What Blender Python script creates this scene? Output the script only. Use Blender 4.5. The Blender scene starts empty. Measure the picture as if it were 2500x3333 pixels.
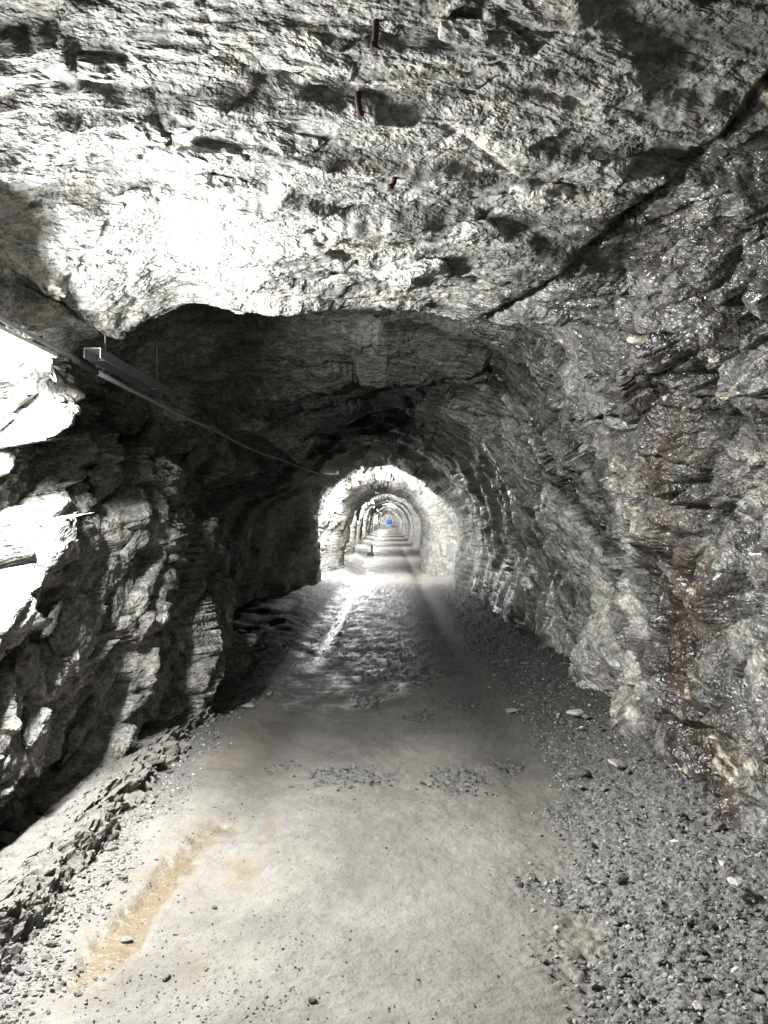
import bpy, bmesh, math, random, time
import numpy as np
T0 = time.time()
random.seed(7)
rng = np.random.default_rng(11)
scene = bpy.context.scene
col = scene.collection

# ------------------------------------------------------------------ camera, world, exposure
F, CU, CV, HC = 2503.0, 1262.0, 1690.0, 1.5      # focal length / vanishing point in photo pixels, eye height
cam_d = bpy.data.cameras.new('camera')
cam_d.sensor_fit = 'HORIZONTAL'; cam_d.sensor_width = 36.0
cam_d.lens = 36.0 * F / 2500.0
cam_d.clip_start = 0.05; cam_d.clip_end = 400.0
cam = bpy.data.objects.new('camera', cam_d); col.objects.link(cam)
cam.location = (0, 0, HC)
cam.rotation_euler = (math.radians(90) + math.atan2(CV - 1666.5, F), 0, math.atan2(CU - 1250, F))
scene.camera = cam

world = bpy.data.worlds.new('World'); scene.world = world; world.use_nodes = True
wn = world.node_tree.nodes; wl = world.node_tree.links
sky = wn.new('ShaderNodeTexSky'); sky.sky_type = 'NISHITA'; sky.sun_disc = False
sky.sun_elevation = math.radians(40); sky.sun_rotation = math.radians(200)
bgn = wn['Background']; bgn.inputs['Strength'].default_value = 0.05
wl.new(sky.outputs[0], bgn.inputs['Color'])
world.cycles.sampling_method = 'NONE'            # the tunnel is closed: no daylight reaches it

vs = scene.view_settings
vs.view_transform = 'Standard'; vs.look = 'None'; vs.gamma = 1.0; vs.use_curve_mapping = False
vs.exposure = 0.65
scene.render.engine = 'CYCLES'
cy = scene.cycles
cy.use_denoising = True
try:
    cy.denoiser = 'OPENIMAGEDENOISE'
    cy.denoising_input_passes = 'RGB_ALBEDO_NORMAL'
except Exception:
    pass
cy.max_bounces = 5; cy.diffuse_bounces = 2; cy.glossy_bounces = 3; cy.transmission_bounces = 3
cy.sample_clamp_indirect = 2.0; cy.sample_clamp_direct = 8.0
cy.caustics_reflective = False; cy.caustics_refractive = False
LAMP_POWER = 620.0
LAMP_COLOR = (1.0, 0.995, 0.96, 1)

# ------------------------------------------------------------------ noise
PERM = rng.permutation(4096).astype(np.int64)
_g = rng.normal(size=(4096, 3)); _g /= np.linalg.norm(_g, axis=1)[:, None]
GRAD = _g.astype(np.float32)
RND = rng.random((4096, 3)).astype(np.float32)
TILT = (rng.random((4096, 3)).astype(np.float32) - .5) * 2
OFF = (rng.random(4096).astype(np.float32) - .5) * 2

def hsh(i, j, k, s=0):
    return PERM[(PERM[(PERM[(i + s) & 4095] + j) & 4095] + k) & 4095]

def perlin(x, y, z, s=0):
    x = np.asarray(x, np.float32); y = np.asarray(y, np.float32); z = np.asarray(z, np.float32)
    xf, yf, zf = np.floor(x), np.floor(y), np.floor(z)
    i, j, k = xf.astype(np.int64), yf.astype(np.int64), zf.astype(np.int64)
    x = x - xf; y = y - yf; z = z - zf
    fx = x*x*x*(x*(x*6-15)+10); fy = y*y*y*(y*(y*6-15)+10); fz = z*z*z*(z*(z*6-15)+10)
    out = 0
    for dk in (0, 1):
        wz = fz if dk else 1-fz
        for dj in (0, 1):
            wy = fy if dj else 1-fy
            for di in (0, 1):
                wx = fx if di else 1-fx
                g = GRAD[hsh(i+di, j+dj, k+dk, s)]
                out = out + (wx*wy*wz) * (g[..., 0]*(x-di) + g[..., 1]*(y-dj) + g[..., 2]*(z-dk))
    return out * 1.5

def fbm(x, y, z, octv=4, s=0, gain=.5, ridge=False):
    a, f, o = 1.0, 1.0, 0
    for n in range(octv):
        p = perlin(x*f, y*f, z*f, s + 17*n)
        if ridge: p = 1 - 2*np.abs(p)
        o = o + a*p; a *= gain; f *= 2.03
    return o

def facets(x, y, z, s=0, tilt=.6):
    """cell noise whose cells are tilted planes: broken, blocky rock.  returns height, border closeness, id"""
    x = np.asarray(x, np.float32); y = np.asarray(y, np.float32); z = np.asarray(z, np.float32)
    i, j, k = (np.floor(a).astype(np.int64) for a in (x, y, z))
    d1 = np.full(x.shape, 99, np.float32); d2 = d1.copy()
    hb = np.zeros(x.shape, np.float32); idb = np.zeros(x.shape, np.int64)
    for dk in (-1, 0, 1):
        for dj in (-1, 0, 1):
            for di in (-1, 0, 1):
                h = hsh(i+di, j+dj, k+dk, s)
                r = RND[h]
                ex = x - (i+di+r[..., 0]); ey = y - (j+dj+r[..., 1]); ez = z - (k+dk+r[..., 2])
                d = ex*ex + ey*ey + ez*ez
                m = d < d1
                d2 = np.where(m, d1, np.minimum(d2, d))
                d1 = np.where(m, d, d1)
                t = TILT[h]
                hb = np.where(m, OFF[h] + tilt*(t[..., 0]*ex + t[..., 1]*ey + t[..., 2]*ez), hb)
                idb = np.where(m, h, idb)
    return hb, np.sqrt(d2) - np.sqrt(d1), idb

def sst(a, b, x):
    t = np.clip((x - a) / (b - a), 0, 1); return t*t*(3-2*t)

def seg_dist(u, v, pts):
    """distance in pixels to a polyline"""
    best = np.full(np.shape(u), 1e9)
    for (ax, ay), (bx, by) in zip(pts[:-1], pts[1:]):
        dx, dy = bx-ax, by-ay
        t = np.clip(((u-ax)*dx + (v-ay)*dy) / max(dx*dx+dy*dy, 1e-6), 0, 1)
        best = np.minimum(best, np.hypot(u-ax-t*dx, v-ay-t*dy))
    return best

def poly_sd(u, v, pts):
    """signed distance to a polygon, negative inside"""
    d = seg_dist(u, v, list(pts)+[pts[0]])
    ins = np.zeros(np.shape(u), bool)
    n = len(pts)
    for a in range(n):
        x1, y1 = pts[a]; x2, y2 = pts[(a+1) % n]
        if y1 == y2: continue
        c = ((y1 > v) != (y2 > v)) & (u < (x2-x1)*(v-y1)/(y2-y1)+x1)
        ins ^= c
    return np.where(ins, -d, d)

def gpt(u, v, z=0.0):
    """photo pixel -> point on the ground"""
    d = F*(HC-z)/(v-CV); return ((u-CU)*d/F, d, z)
def dpt(u, v, d):
    return ((u-CU)*d/F, d, HC+(CV-v)*d/F)

# ------------------------------------------------------------------ object helpers
def prop(o, label=None, cat=None, group=None, kind=None):
    if label: o['label'] = label
    if cat: o['category'] = cat
    if group: o['group'] = group
    if kind: o['kind'] = kind
    return o
def obj(name, me, mat=None, parent=None, loc=None):
    o = bpy.data.objects.new(name, me); col.objects.link(o)
    if mat is not None and not me.materials: me.materials.append(mat)
    if parent is not None: o.parent = parent
    if loc is not None: o.location = loc
    return o
def empty(name, loc=(0, 0, 0), rz=0):
    o = bpy.data.objects.new(name, None); col.objects.link(o); o.location = loc; o.rotation_euler = (0, 0, rz)
    o.empty_display_size = .1
    return o
def mesh_np(name, V, Fq, smooth=True, attr=None):
    me = bpy.data.meshes.new(name)
    V = np.ascontiguousarray(V, np.float32); Fq = np.ascontiguousarray(Fq, np.int32)
    n, k = Fq.shape
    me.vertices.add(len(V)); me.vertices.foreach_set('co', V.ravel())
    me.loops.add(n*k); me.loops.foreach_set('vertex_index', Fq.ravel())
    me.polygons.add(n)
    me.polygons.foreach_set('loop_start', np.arange(0, n*k, k, dtype=np.int32))
    me.polygons.foreach_set('loop_total', np.full(n, k, np.int32))
    me.polygons.foreach_set('use_smooth', np.full(n, smooth))
    for nm, a in (attr or {}).items():
        at = me.color_attributes.new(nm, 'FLOAT_COLOR', 'POINT')
        at.data.foreach_set('color', np.ascontiguousarray(a, np.float32).ravel())
    me.update(calc_edges=True)
    return me
def grid_faces(nr, nc, flip=False):
    i = np.arange(nr-1)[:, None]*nc + np.arange(nc-1)[None, :]
    q = np.stack([i, i+1, i+nc+1, i+nc], -1).reshape(-1, 4)
    return q[:, ::-1] if flip else q
def bm_mesh(bm, name, smooth=False):
    me = bpy.data.meshes.new(name); bm.to_mesh(me); bm.free()
    if smooth:
        for p in me.polygons: p.use_smooth = True
    return me
def tube_mesh(name, pts, r, n=8, caps=True):
    """tube along a polyline; r a number or one per point"""
    P = np.array(pts, float); m = len(P)
    R = np.full(m, r) if np.isscalar(r) else np.array(r)
    T = np.gradient(P, axis=0); T /= np.linalg.norm(T, axis=1)[:, None]
    V = []
    up = np.array([0, 0, 1.0])
    if abs(T[0] @ up) > .9: up = np.array([1.0, 0, 0])
    a = np.cross(T[0], up); a /= np.linalg.norm(a)
    for q in range(m):
        a = a - T[q]*(a @ T[q]); a /= np.linalg.norm(a); b = np.cross(T[q], a)
        for k in range(n):
            t = 2*math.pi*k/n
            V.append(P[q] + R[q]*(math.cos(t)*a + math.sin(t)*b))
    Fc = []
    for q in range(m-1):
        for k in range(n):
            Fc.append([q*n+k, q*n+(k+1) % n, (q+1)*n+(k+1) % n, (q+1)*n+k])
    if caps: Fc += [list(range(n))[::-1], [(m-1)*n+k for k in range(n)]]
    me = bpy.data.meshes.new(name); me.from_pydata([tuple(v) for v in V], [], Fc); me.update()
    for p in me.polygons: p.use_smooth = len(p.vertices) == 4
    return me
def box_mesh(name, boxes, bev=0.0):
    bm = bmesh.new()
    for (x0, x1, y0, y1, z0, z1) in boxes:
        v = [bm.verts.new(c) for c in ((x0,y0,z0),(x1,y0,z0),(x1,y1,z0),(x0,y1,z0),(x0,y0,z1),(x1,y0,z1),(x1,y1,z1),(x0,y1,z1))]
        for f in ((3,2,1,0),(4,5,6,7),(0,1,5,4),(1,2,6,5),(2,3,7,6),(3,0,4,7)): bm.faces.new([v[i] for i in f])
    if bev: bmesh.ops.bevel(bm, geom=list(bm.edges), offset=bev, segments=2, affect='EDGES')
    return bm_mesh(bm, name)
def hull_mesh(name, seed, dims=(1, 1, 1), n=16, box=.5, bev=0.0):
    """angular stone: convex hull of random points, between a ball and a box"""
    r = random.Random(seed); bm = bmesh.new()
    for _ in range(n):
        v = np.array([r.gauss(0, 1) for _ in range(3)])
        s = v/np.linalg.norm(v); c = v/np.abs(v).max()
        p = (s*(1-box)+c*box)*r.uniform(.85, 1.0)
        bm.verts.new(tuple(p*np.array(dims)*.5))
    res = bmesh.ops.convex_hull(bm, input=list(bm.verts))
    dead = [e for e in res['geom_interior'] if isinstance(e, bmesh.types.BMVert)]
    if dead: bmesh.ops.delete(bm, geom=dead, context='VERTS')
    if bev: bmesh.ops.bevel(bm, geom=list(bm.edges), offset=bev, segments=1, affect='EDGES')
    return bm_mesh(bm, name)

# ------------------------------------------------------------------ materials
class M:
    def __init__(s, name):
        s.m = bpy.data.materials.new(name); s.m.use_nodes = True
        s.t = s.m.node_tree; s.n = s.t.nodes; s.b = s.n['Principled BSDF']
    def node(s, typ, **kw):
        nd = s.n.new(typ)
        for k, v in kw.items():
            if isinstance(k, str) and hasattr(nd, k): setattr(nd, k, v)
        return nd
    def link(s, a, b): s.t.links.new(a, b)
    def val(s, sock, v):
        if hasattr(v, 'is_output'): s.link(v, sock)
        else: sock.default_value = v
    def noise(s, scale, detail=6, rough=.6, vec=None, dist=0.0, out='Fac'):
        nd = s.n.new('ShaderNodeTexNoise'); nd.inputs['Scale'].default_value = scale
        nd.inputs['Detail'].default_value = detail; nd.inputs['Roughness'].default_value = rough
        nd.inputs['Distortion'].default_value = dist
        if vec is not None: s.link(vec, nd.inputs['Vector'])
        return nd.outputs[0 if out == 'Fac' else 1]
    def ramp(s, fac, stops):
        nd = s.n.new('ShaderNodeValToRGB'); s.link(fac, nd.inputs[0]); e = nd.color_ramp.elements
        while len(e) < len(stops): e.new(.5)
        for q, (p, c) in zip(e, stops):
            q.position = p; q.color = c if hasattr(c, '__len__') else (c, c, c, 1)
        return nd.outputs[0]
    def mix(s, f, a, b, typ='MIX'):
        nd = s.n.new('ShaderNodeMix'); nd.data_type = 'RGBA'; nd.blend_type = typ
        s.val(nd.inputs[0], f); s.val(nd.inputs[6], a); s.val(nd.inputs[7], b)
        return nd.outputs[2]
    def math(s, op, a, b=0.0):
        nd = s.n.new('ShaderNodeMath'); nd.operation = op; s.val(nd.inputs[0], a); s.val(nd.inputs[1], b)
        return nd.outputs[0]
    def pos(s, scale=(1, 1, 1), rot=(0, 0, 0)):
        g = s.n.new('ShaderNodeNewGeometry'); mp = s.n.new('ShaderNodeMapping')
        mp.inputs['Scale'].default_value = scale; mp.inputs['Rotation'].default_value = rot
        s.link(g.outputs['Position'], mp.inputs[0]); return mp.outputs[0]
    def bedded(s):
        r = s.pos((1, 1, 1), (math.radians(-36), math.radians(-6), 0)); mp = s.n.new('ShaderNodeMapping')
        mp.inputs['Scale'].default_value = (1, 1, 2.3); s.link(r, mp.inputs[0]); return mp.outputs[0]
    def attr(s, nm):
        a = s.n.new('ShaderNodeAttribute'); a.attribute_name = nm
        sp = s.n.new('ShaderNodeSeparateColor'); s.link(a.outputs['Color'], sp.inputs[0])
        return sp.outputs[0], sp.outputs[1], sp.outputs[2], a.outputs['Alpha']
    def bump(s, h, strength=.5, dist=.02, normal=None):
        nd = s.n.new('ShaderNodeBump'); nd.inputs['Strength'].default_value = strength
        nd.inputs['Distance'].default_value = dist; s.link(h, nd.inputs['Height'])
        if normal is not None: s.link(normal, nd.inputs['Normal'])
        return nd.outputs[0]

def rock_material():
    m = M('rock')
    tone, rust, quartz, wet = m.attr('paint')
    p = m.pos(); ps = m.bedded()
    n1 = m.noise(2.2, 8, .62, ps, .6); n2 = m.noise(14, 6, .65, ps, .3); n3 = m.noise(70, 4, .6, p)
    base = m.mix(n1, (.80, .80, .76, 1), (1.12, 1.09, 1.0, 1))
    base = m.mix(m.ramp(n2, [(.30, 0), (.62, 1)]), m.mix(1.0, base, (.62, .63, .64, 1), 'MULTIPLY'), base)
    base = m.mix(m.ramp(n3, [(.36, 0), (.5, 1)]), m.mix(1.0, base, (.7, .7, .7, 1), 'MULTIPLY'), base)
    n5 = m.noise(42, 5, .62, p, .1); n6 = m.noise(6.5, 8, .72, ps, .6)
    base = m.mix(m.ramp(n5, [(.40, 0), (.60, 1)]), m.mix(1.0, base, (.60, .60, .61, 1), 'MULTIPLY'), m.mix(1.0, base, (1.18, 1.17, 1.14, 1), 'MULTIPLY'))
    base = m.mix(m.ramp(n6, [(.44, 0), (.54, 1)]), m.mix(1.0, base, (.62, .63, .65, 1), 'MULTIPLY'), m.mix(1.0, base, (1.15, 1.14, 1.1, 1), 'MULTIPLY'))
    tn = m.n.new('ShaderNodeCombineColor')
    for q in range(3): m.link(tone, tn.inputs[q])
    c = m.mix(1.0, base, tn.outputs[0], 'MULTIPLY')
    rc = m.mix(m.noise(9, 5, .6, p), (.020, .015, .012, 1), (.085, .050, .032, 1))
    c = m.mix(rust, c, rc)
    c = m.mix(quartz, c, m.mix(n3, (.42, .36, .25, 1), (.66, .60, .47, 1)))
    m.link(c, m.b.inputs['Base Color'])
    rg = m.math('SUBTRACT', .82, m.math('MULTIPLY', wet, m.math('ADD', .42, m.math('MULTIPLY', n2, .40))))
    m.link(rg, m.b.inputs['Roughness'])
    m.b.inputs['Specular IOR Level'].default_value = .5
    vo = m.n.new('ShaderNodeTexVoronoi'); vo.inputs['Scale'].default_value = 26; m.link(m.mix(.12, ps, m.noise(9, 4, .6, p, 0, 'Color')), vo.inputs['Vector'])
    h = m.math('ADD', m.math('MULTIPLY', m.noise(18, 3, .6, ps, .1), 1.0), m.math('ADD', m.math('MULTIPLY', m.noise(62, 1.5, .55, p), .45), m.math('MULTIPLY', vo.outputs['Distance'], .35)))
    h = m.math('MULTIPLY', h, m.ramp(m.noise(4.5, 4, .6, ps, .3), [(.38, .15), (.62, .9)]))
    m.link(m.bump(h, 1.0, .027), m.b.inputs['Normal'])
    return m.m

def ground_material():
    m = M('ground')
    grav, ochre, wet, dark = m.attr('paint')
    p = m.pos()
    n1 = m.ramp(m.noise(1.6, 9, .68, p, .4), [(.33, 0), (.66, 1)]); n2 = m.noise(11, 6, .65, p); n3 = m.noise(70, 2, .6, p); n4 = m.noise(260, 2, .6, p)
    c = m.mix(n1, (.130, .122, .108, 1), (.215, .204, .184, 1))
    c = m.mix(m.ramp(n2, [(.3, 0), (.65, 1)]), m.mix(1.0, c, (.8, .79, .77, 1), 'MULTIPLY'), c)
    sp = m.ramp(n4, [(.30, 0), (.42, 1)])
    c = m.mix(sp, m.mix(1.0, c, (.6, .6, .6, 1), 'MULTIPLY'), c)
    gc = m.mix(m.ramp(n3, [(.35, 0), (.65, 1)]), (.05, .049, .046, 1), (.19, .186, .172, 1))
    c = m.mix(grav, c, gc)
    oc = m.mix(n2, (.115, .086, .044, 1), (.155, .126, .078, 1))
    c = m.mix(ochre, c, oc)
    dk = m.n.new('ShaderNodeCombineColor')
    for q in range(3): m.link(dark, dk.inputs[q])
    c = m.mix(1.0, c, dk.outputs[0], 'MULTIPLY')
    m.link(c, m.b.inputs['Base Color'])
    wn_ = m.math('MULTIPLY', wet, m.ramp(n2, [(.30, .55), (.62, 1)]))
    m.link(m.math('SUBTRACT', .88, m.math('MULTIPLY', wn_, .70)), m.b.inputs['Roughness'])
    m.b.inputs['Specular IOR Level'].default_value = .5
    h = m.math('ADD', m.math('MULTIPLY', n3, .8), m.math('MULTIPLY', m.noise(28, 3, .6, p), .6))
    m.link(m.bump(h, .9, .0075), m.b.inputs['Normal'])
    return m.m

def stone_material(name, a, b, rough=.75, scale=40):
    m = M(name); p = m.pos()
    oi = m.n.new('ShaderNodeObjectInfo')
    gi = m.n.new('ShaderNodeNewGeometry')
    r = m.math('FRACT', m.math('ADD', oi.outputs['Random'], gi.outputs['Random Per Island']))
    c = m.mix(r, a, b)
    n = m.noise(scale, 6, .7, p)
    c = m.mix(m.ramp(n, [(.35, 0), (.6, 1)]), m.mix(1.0, c, (.62, .62, .62, 1), 'MULTIPLY'), c)
    m.link(c, m.b.inputs['Base Color']); m.b.inputs['Roughness'].default_value = rough
    m.link(m.bump(m.noise(60, 2, .6, p), .8, .010), m.b.inputs['Normal'])
    return m.m
def plain(name, c, rough=.6, metal=0.0, var=.35, scale=25, bump=.0):
    m = M(name); n = m.noise(scale, 6, .65, m.pos())
    c2 = tuple(q*(1-var) for q in c[:3])+(1,)
    m.link(m.mix(m.ramp(n, [(.35, 0), (.65, 1)]), c2, tuple(c[:3])+(1,)), m.b.inputs['Base Color'])
    m.b.inputs['Roughness'].default_value = rough; m.b.inputs['Metallic'].default_value = metal
    if bump: m.link(m.bump(n, bump, .004), m.b.inputs['Normal'])
    return m.m
def water_material(name, tint):
    """shallow water: tinted see-through film with a mirror-like surface"""
    m = M(name); p = m.pos(); m.n.remove(m.b)
    tr = m.n.new('ShaderNodeBsdfTransparent'); tr.inputs[0].default_value = tint
    gl = m.n.new('ShaderNodeBsdfGlossy'); gl.inputs['Roughness'].default_value = .04
    fr = m.n.new('ShaderNodeFresnel'); fr.inputs[0].default_value = 1.33
    bp = m.bump(m.noise(18, 2, .5, p), .06, .004)
    m.link(bp, gl.inputs['Normal']); m.link(bp, fr.inputs['Normal'])
    mx = m.n.new('ShaderNodeMixShader'); m.link(fr.outputs[0], mx.inputs[0]); m.link(tr.outputs[0], mx.inputs[1]); m.link(gl.outputs[0], mx.inputs[2])
    m.link(mx.outputs[0], m.n['Material Output'].inputs[0])
    return m.m
def glow_material(name, c, s):
    m = M(name); m.b.inputs['Base Color'].default_value = (.9, .9, .9, 1)
    m.b.inputs['Emission Color'].default_value = c; m.b.inputs['Emission Strength'].default_value = s
    return m.m

ROCK = rock_material(); GROUND = ground_material()
STONE = stone_material('stone_grey', (.07, .07, .066, 1), (.20, .195, .18, 1))
GRAVEL_WET = stone_material('gravel_wet', (.025, .025, .024, 1), (.13, .128, .118, 1), .4)
GRAVEL = stone_material('gravel_mix', (.045, .045, .042, 1), (.36, .352, .325, 1))
QUARTZ = stone_material('stone_quartz', (.45, .43, .37, 1), (.62, .60, .54, 1), .6)
CONCRETE = stone_material('kerb_concrete', (.135, .13, .116, 1), (.135, .13, .116, 1), .9, 14)
GALV = plain('galvanised_steel', (.42, .43, .46), .42, .85, .25)
PIPE = plain('grey_plastic_conduit', (.55, .56, .58), .4, 0, .15)
CABLE = plain('grey_cable', (.42, .42, .41), .6, 0, .3)
BLACKP = plain('black_plastic', (.05, .05, .055), .5, 0, .3)
WHITEP = plain('white_plastic', (.8, .8, .78), .35, 0, .1)
RUST = plain('rusty_steel', (.035, .009, .006), .85, .1, .55, 60, .5)
TUBE = glow_material('lit_tube', LAMP_COLOR, 14.0)
TUBE.cycles.emission_sampling = 'NONE'

# ------------------------------------------------------------------ lamps' places
LAMPS = [(-1.72, 3.22, 2.27)] + [(-1.02 + .05*math.sin(k*2.1) + .03*min(k, 6), (19.6, 29.4, 40.4, 50.2, 61.6, 72.3, 83.4, 93.6, 103.2, 112.0)[k], 2.34 - .02*min(k, 6)) for k in range(10)] + [(-1.6, -7.5, 2.3)]  # last lamp is unseen behind the viewer, kept for its fill light

# ------------------------------------------------------------------ tunnel rock
NEAR = np.array([(-1.75,-.35),(-1.78,.4),(-1.92,1.1),(-2.06,1.8),(-2.08,2.40),(-1.84,2.91),(-.98,3.12),(-.05,3.07),(.7,2.99),(1.30,2.88),(1.68,2.45),(1.80,1.8),(1.74,1.1),(1.58,.4),(1.53,-.35)])
FAR = np.array([(-1.78,-.35),(-1.78,.4),(-1.72,1.1),(-1.60,1.75),(-1.42,2.2),(-1.0,2.56),(-.5,2.83),(0,2.92),(.5,2.80),(1.0,2.53),(1.36,2.12),(1.62,1.65),(1.76,1.0),(1.72,.4),(1.66,-.35)])
def resample(P, n):
    m = len(P); E = np.vstack([2*P[0]-P[1], P, 2*P[-1]-P[-2]])
    t = np.linspace(0, m-1-1e-6, n); i = t.astype(int); f = (t-i)[:, None]
    a, b, c, d = E[i], E[i+1], E[i+2], E[i+3]
    return .5*((2*b)+(-a+c)*f+(2*a-5*b+4*c-d)*f**2+(-a+3*b-3*c+d)*f**3)
NC = 900
PN, PF = resample(NEAR, NC), resample(FAR, NC)
ys = [np.linspace(-14, 0, 30, endpoint=False), np.linspace(0, 1.5, 30, endpoint=False)]
ys += [1/np.linspace(1/1.5, 1/16., 560, endpoint=False)]
ys += [np.geomspace(16., 125., 220)]
Y = np.concatenate(ys); NR = len(Y)
yy = np.repeat(Y[:, None], NC, 1)
s = np.repeat(np.linspace(0, 1, NC)[None], NR, 0)          # 0 left foot .. 1 right foot
side = sst(.38, .62, s)
bl = (1-side)*sst(5.6, 8.5, yy) + side*sst(2.0, 4.7, yy)
X = PN[None, :, 0]*(1-bl) + PF[None, :, 0]*bl
Z = PN[None, :, 1]*(1-bl) + PF[None, :, 1]*bl
# inward normal of the section
dx = np.gradient(X, axis=1); dz = np.gradient(Z, axis=1); L = np.hypot(dx, dz)
NX, NZ = dz/L, -dx/L
u0 = np.where(yy > .4, CU + F*X/np.maximum(yy, .4), -9e3); v0 = np.where(yy > .4, CV - F*(Z-HC)/np.maximum(yy, .4), -9e3)

low = perlin(X*.8, yy*.8, Z*.8, 3)
ceil_w = sst(1.9, 2.45, Z)
left_w = (1-sst(.30, .42, s)); right_w = sst(.60, .74, s)
D = .10*low + .16*perlin(X*.35, yy*.30, Z*.35, 5)*sst(8, 14, yy)
# the low lip across the ceiling and the hollow behind it
wob = .16*perlin(X*1.7, 0*X, 0*X, 8) + .05*perlin(X*6, 0*X, 0*X, 9)
lipy = 4.42 + 1.5*wob - .9*sst(.35, 1.5, X)
lip = ceil_w*(1-right_w)
D += lip*((.35-.16*sst(-.4, .6, X))*(1+.35*perlin(X*1.6+.3, 0*X, 0*X, 11))*sst(1.6, 3.9, yy)*(1-sst(lipy, lipy+.06, yy)))
D -= lip*.24*sst(lipy, lipy+.06, yy)*(1-sst(6.5, 7.6, yy + .5*X + .3*low))
# the slab edge running diagonally to the right wall
cre = [(1500,1010),(1620,930),(1720,855),(1850,765),(2130,565),(2330,440),(2520,235),(2700,20)]
front = (yy > 1.3) & (yy < 7)
cv = np.interp(u0, [c[0] for c in cre], [c[1] for c in cre])
above = (v0 - cv)                                           # negative: on the slab
m = front & (u0 > 1480) & (s > .5)
st = sst(-25, 5, above + 30*perlin(X*5, yy*5, Z*5, 12))
D += np.where(m, .035*(1-st)*sst(1480, 1700, u0)*sst(-1000, -50, above) - .05*np.exp(-(above/22.)**2), 0)
# alcove in the left wall beyond the blocks
D -= left_w*.50*sst(6.9, 8.2, yy + .5*(Z-1) + .25*low)*(1-sst(12.5, 16, yy))*(1-.95*sst(1.5, 2.15, Z))
D += (1-sst(.40, .50, s))*ceil_w*.16*sst(6.4, 7.4, yy + .3*low)*(1-sst(8, 11, yy))
D += left_w*(.40+.25*perlin(Z*1.6, yy*.9, 0*X, 44))*sst(3.3, 6.6, yy)*(1-sst(6.7, 7.8, yy+.35*(Z-1)+.3*low))*np.exp(-((Z-1.0)/.95)**2)
# ribs next to every far lamp: rock closes in before it, opens at it and closes again behind it
for (lx, ly, lz) in LAMPS[1:11]:
    j = (yy - ly) + .45*perlin(X*.9, yy*.15, Z*.9, 40+int(ly)) + .14*perlin(X*3, yy*.2, Z*3, 41)
    k_ = 1 + .45*math.sin(ly*1.7); jl = 2.3 + .7*math.sin(ly*2.3)
    D += k_*((.20 if ly > 25 else .17)*sst(-4.6, -3.0, j)*(1-sst(-2.75, -2.45, j)) + .42*sst(-1.6, jl, j)*(1-sst(jl+.1, jl+.4, j)) - .14*sst(jl+.1, jl+.4, j)*(1-sst(4.6, 6.4, j)))
# broken rock, strongest on the left wall, bedded on the ceiling
wx = .12*perlin(X*2.2, yy*2.2, Z*2.2, 20); wy = .12*perlin(X*2.2, yy*2.2, Z*2.2, 21); wz = .12*perlin(X*2.2, yy*2.2, Z*2.2, 22)
px_, py_, pz_ = X+wx, yy+wy, Z+wz
a1 = math.radians(36)
qy = py_*math.cos(a1) + pz_*math.sin(a1); qz = -py_*math.sin(a1) + pz_*math.cos(a1)      # bedding, rising away from the viewer
amp = .75 + .8*left_w*(1-sst(8, 12, yy)) + .35*ceil_w*(1-right_w)*(1-sst(4.4, 4.7, yy))
smooth_r = right_w*sst(4.5, 7.5, yy)
amp *= (1-.40*smooth_r)
h1, e1, id1 = facets(px_*1.4, qy*.80, qz*2.3, 1, 1.0)
h2, e2, id2 = facets(px_*3.8, qy*2.2, qz*6.2, 2, 1.0)
h3, e3, id3 = facets(px_*12, qy*8, qz*19, 3, .9)
roof = ceil_w*(1-right_w)*(1-sst(4.25, 4.6, yy))
fine = 1-sst(6, 11, yy)
def terrace(h, step, sharp=.12):
    q = h/step; f = np.floor(q); t = q-f
    return (f + sst(.5-sharp, .5+sharp, t))*step
rag = .05*perlin(X*9, yy*9, 0*X, 118) + .025*perlin(X*23, yy*23, 0*X, 119)
tw = .35*perlin(X*1.1, yy*1.1, 0*X, 120)
beds = fbm(X*.5 + .5*tw, yy*1.6 + .30*X + tw + rag, 0*X, 2, 121, .3)
beds2 = fbm(X*.9 + tw, yy*5.0 + .9*X + tw + rag, 0*X, 2, 125, .5)
hr, er, idr = facets(X*1.1 + .6*tw, yy*3.0 + .6*X + rag*2, 0*X, 131, .55)
hq, eq, idq = facets(X*3.2 + tw, yy*8.0 + 1.8*X + rag*4, 0*X, 132, .6)
cw = yy*2.1 + .35*X + 1.1*perlin(X*.7, yy*1.3, 0*X, 126) + .22*perlin(X*3, yy*4, 0*X, 127) + rag
cf = cw-np.floor(cw); cs1 = (1-cf)*sst(0, .05, cf)
cw2 = yy*5.6 + .8*X + 1.3*perlin(X*1.1, yy*2.2, 0*X, 128) + .25*perlin(X*6, yy*8, 0*X, 129) + 2*rag
cf2 = cw2-np.floor(cw2); cs2 = (1-cf2)*sst(0, .08, cf2)
cb1 = np.clip(.35 + 1.6*perlin(X*1.0 + np.floor(cw)*7.3, yy*.5, 0*X, 133), 0, 1); cb2 = np.clip(.3 + 1.7*perlin(X*2.2 + np.floor(cw2)*5.1, yy*.8, 0*X, 134), 0, 1)
cw3 = yy*13 + 2.2*X + 1.6*perlin(X*1.8, yy*3.2, 0*X, 136) + .3*perlin(X*9, yy*14, 0*X, 137)
cf3 = cw3-np.floor(cw3); cs3 = (1-cf3)*sst(0, .12, cf3); cb3 = np.clip(.3 + 1.6*perlin(X*2.4, yy*3.4, 0*X, 138), 0, 1)
cbr = np.clip(.4 + 1.5*perlin(X*1.2, yy*2.0, 0*X, 139), 0, 1)
D += roof*(.070*(.5*cb1+.5*cbr)*(cs1-.5) + .036*(.5*cb2+.5*cbr)*(cs2-.5) + .013*cb3*(cs3-.5))
D += roof*(terrace(.12*beds, .05, .06) + .006*beds2 + .018*hr + .005*hq - .012*np.exp(-(er/.03)**2))
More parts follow.
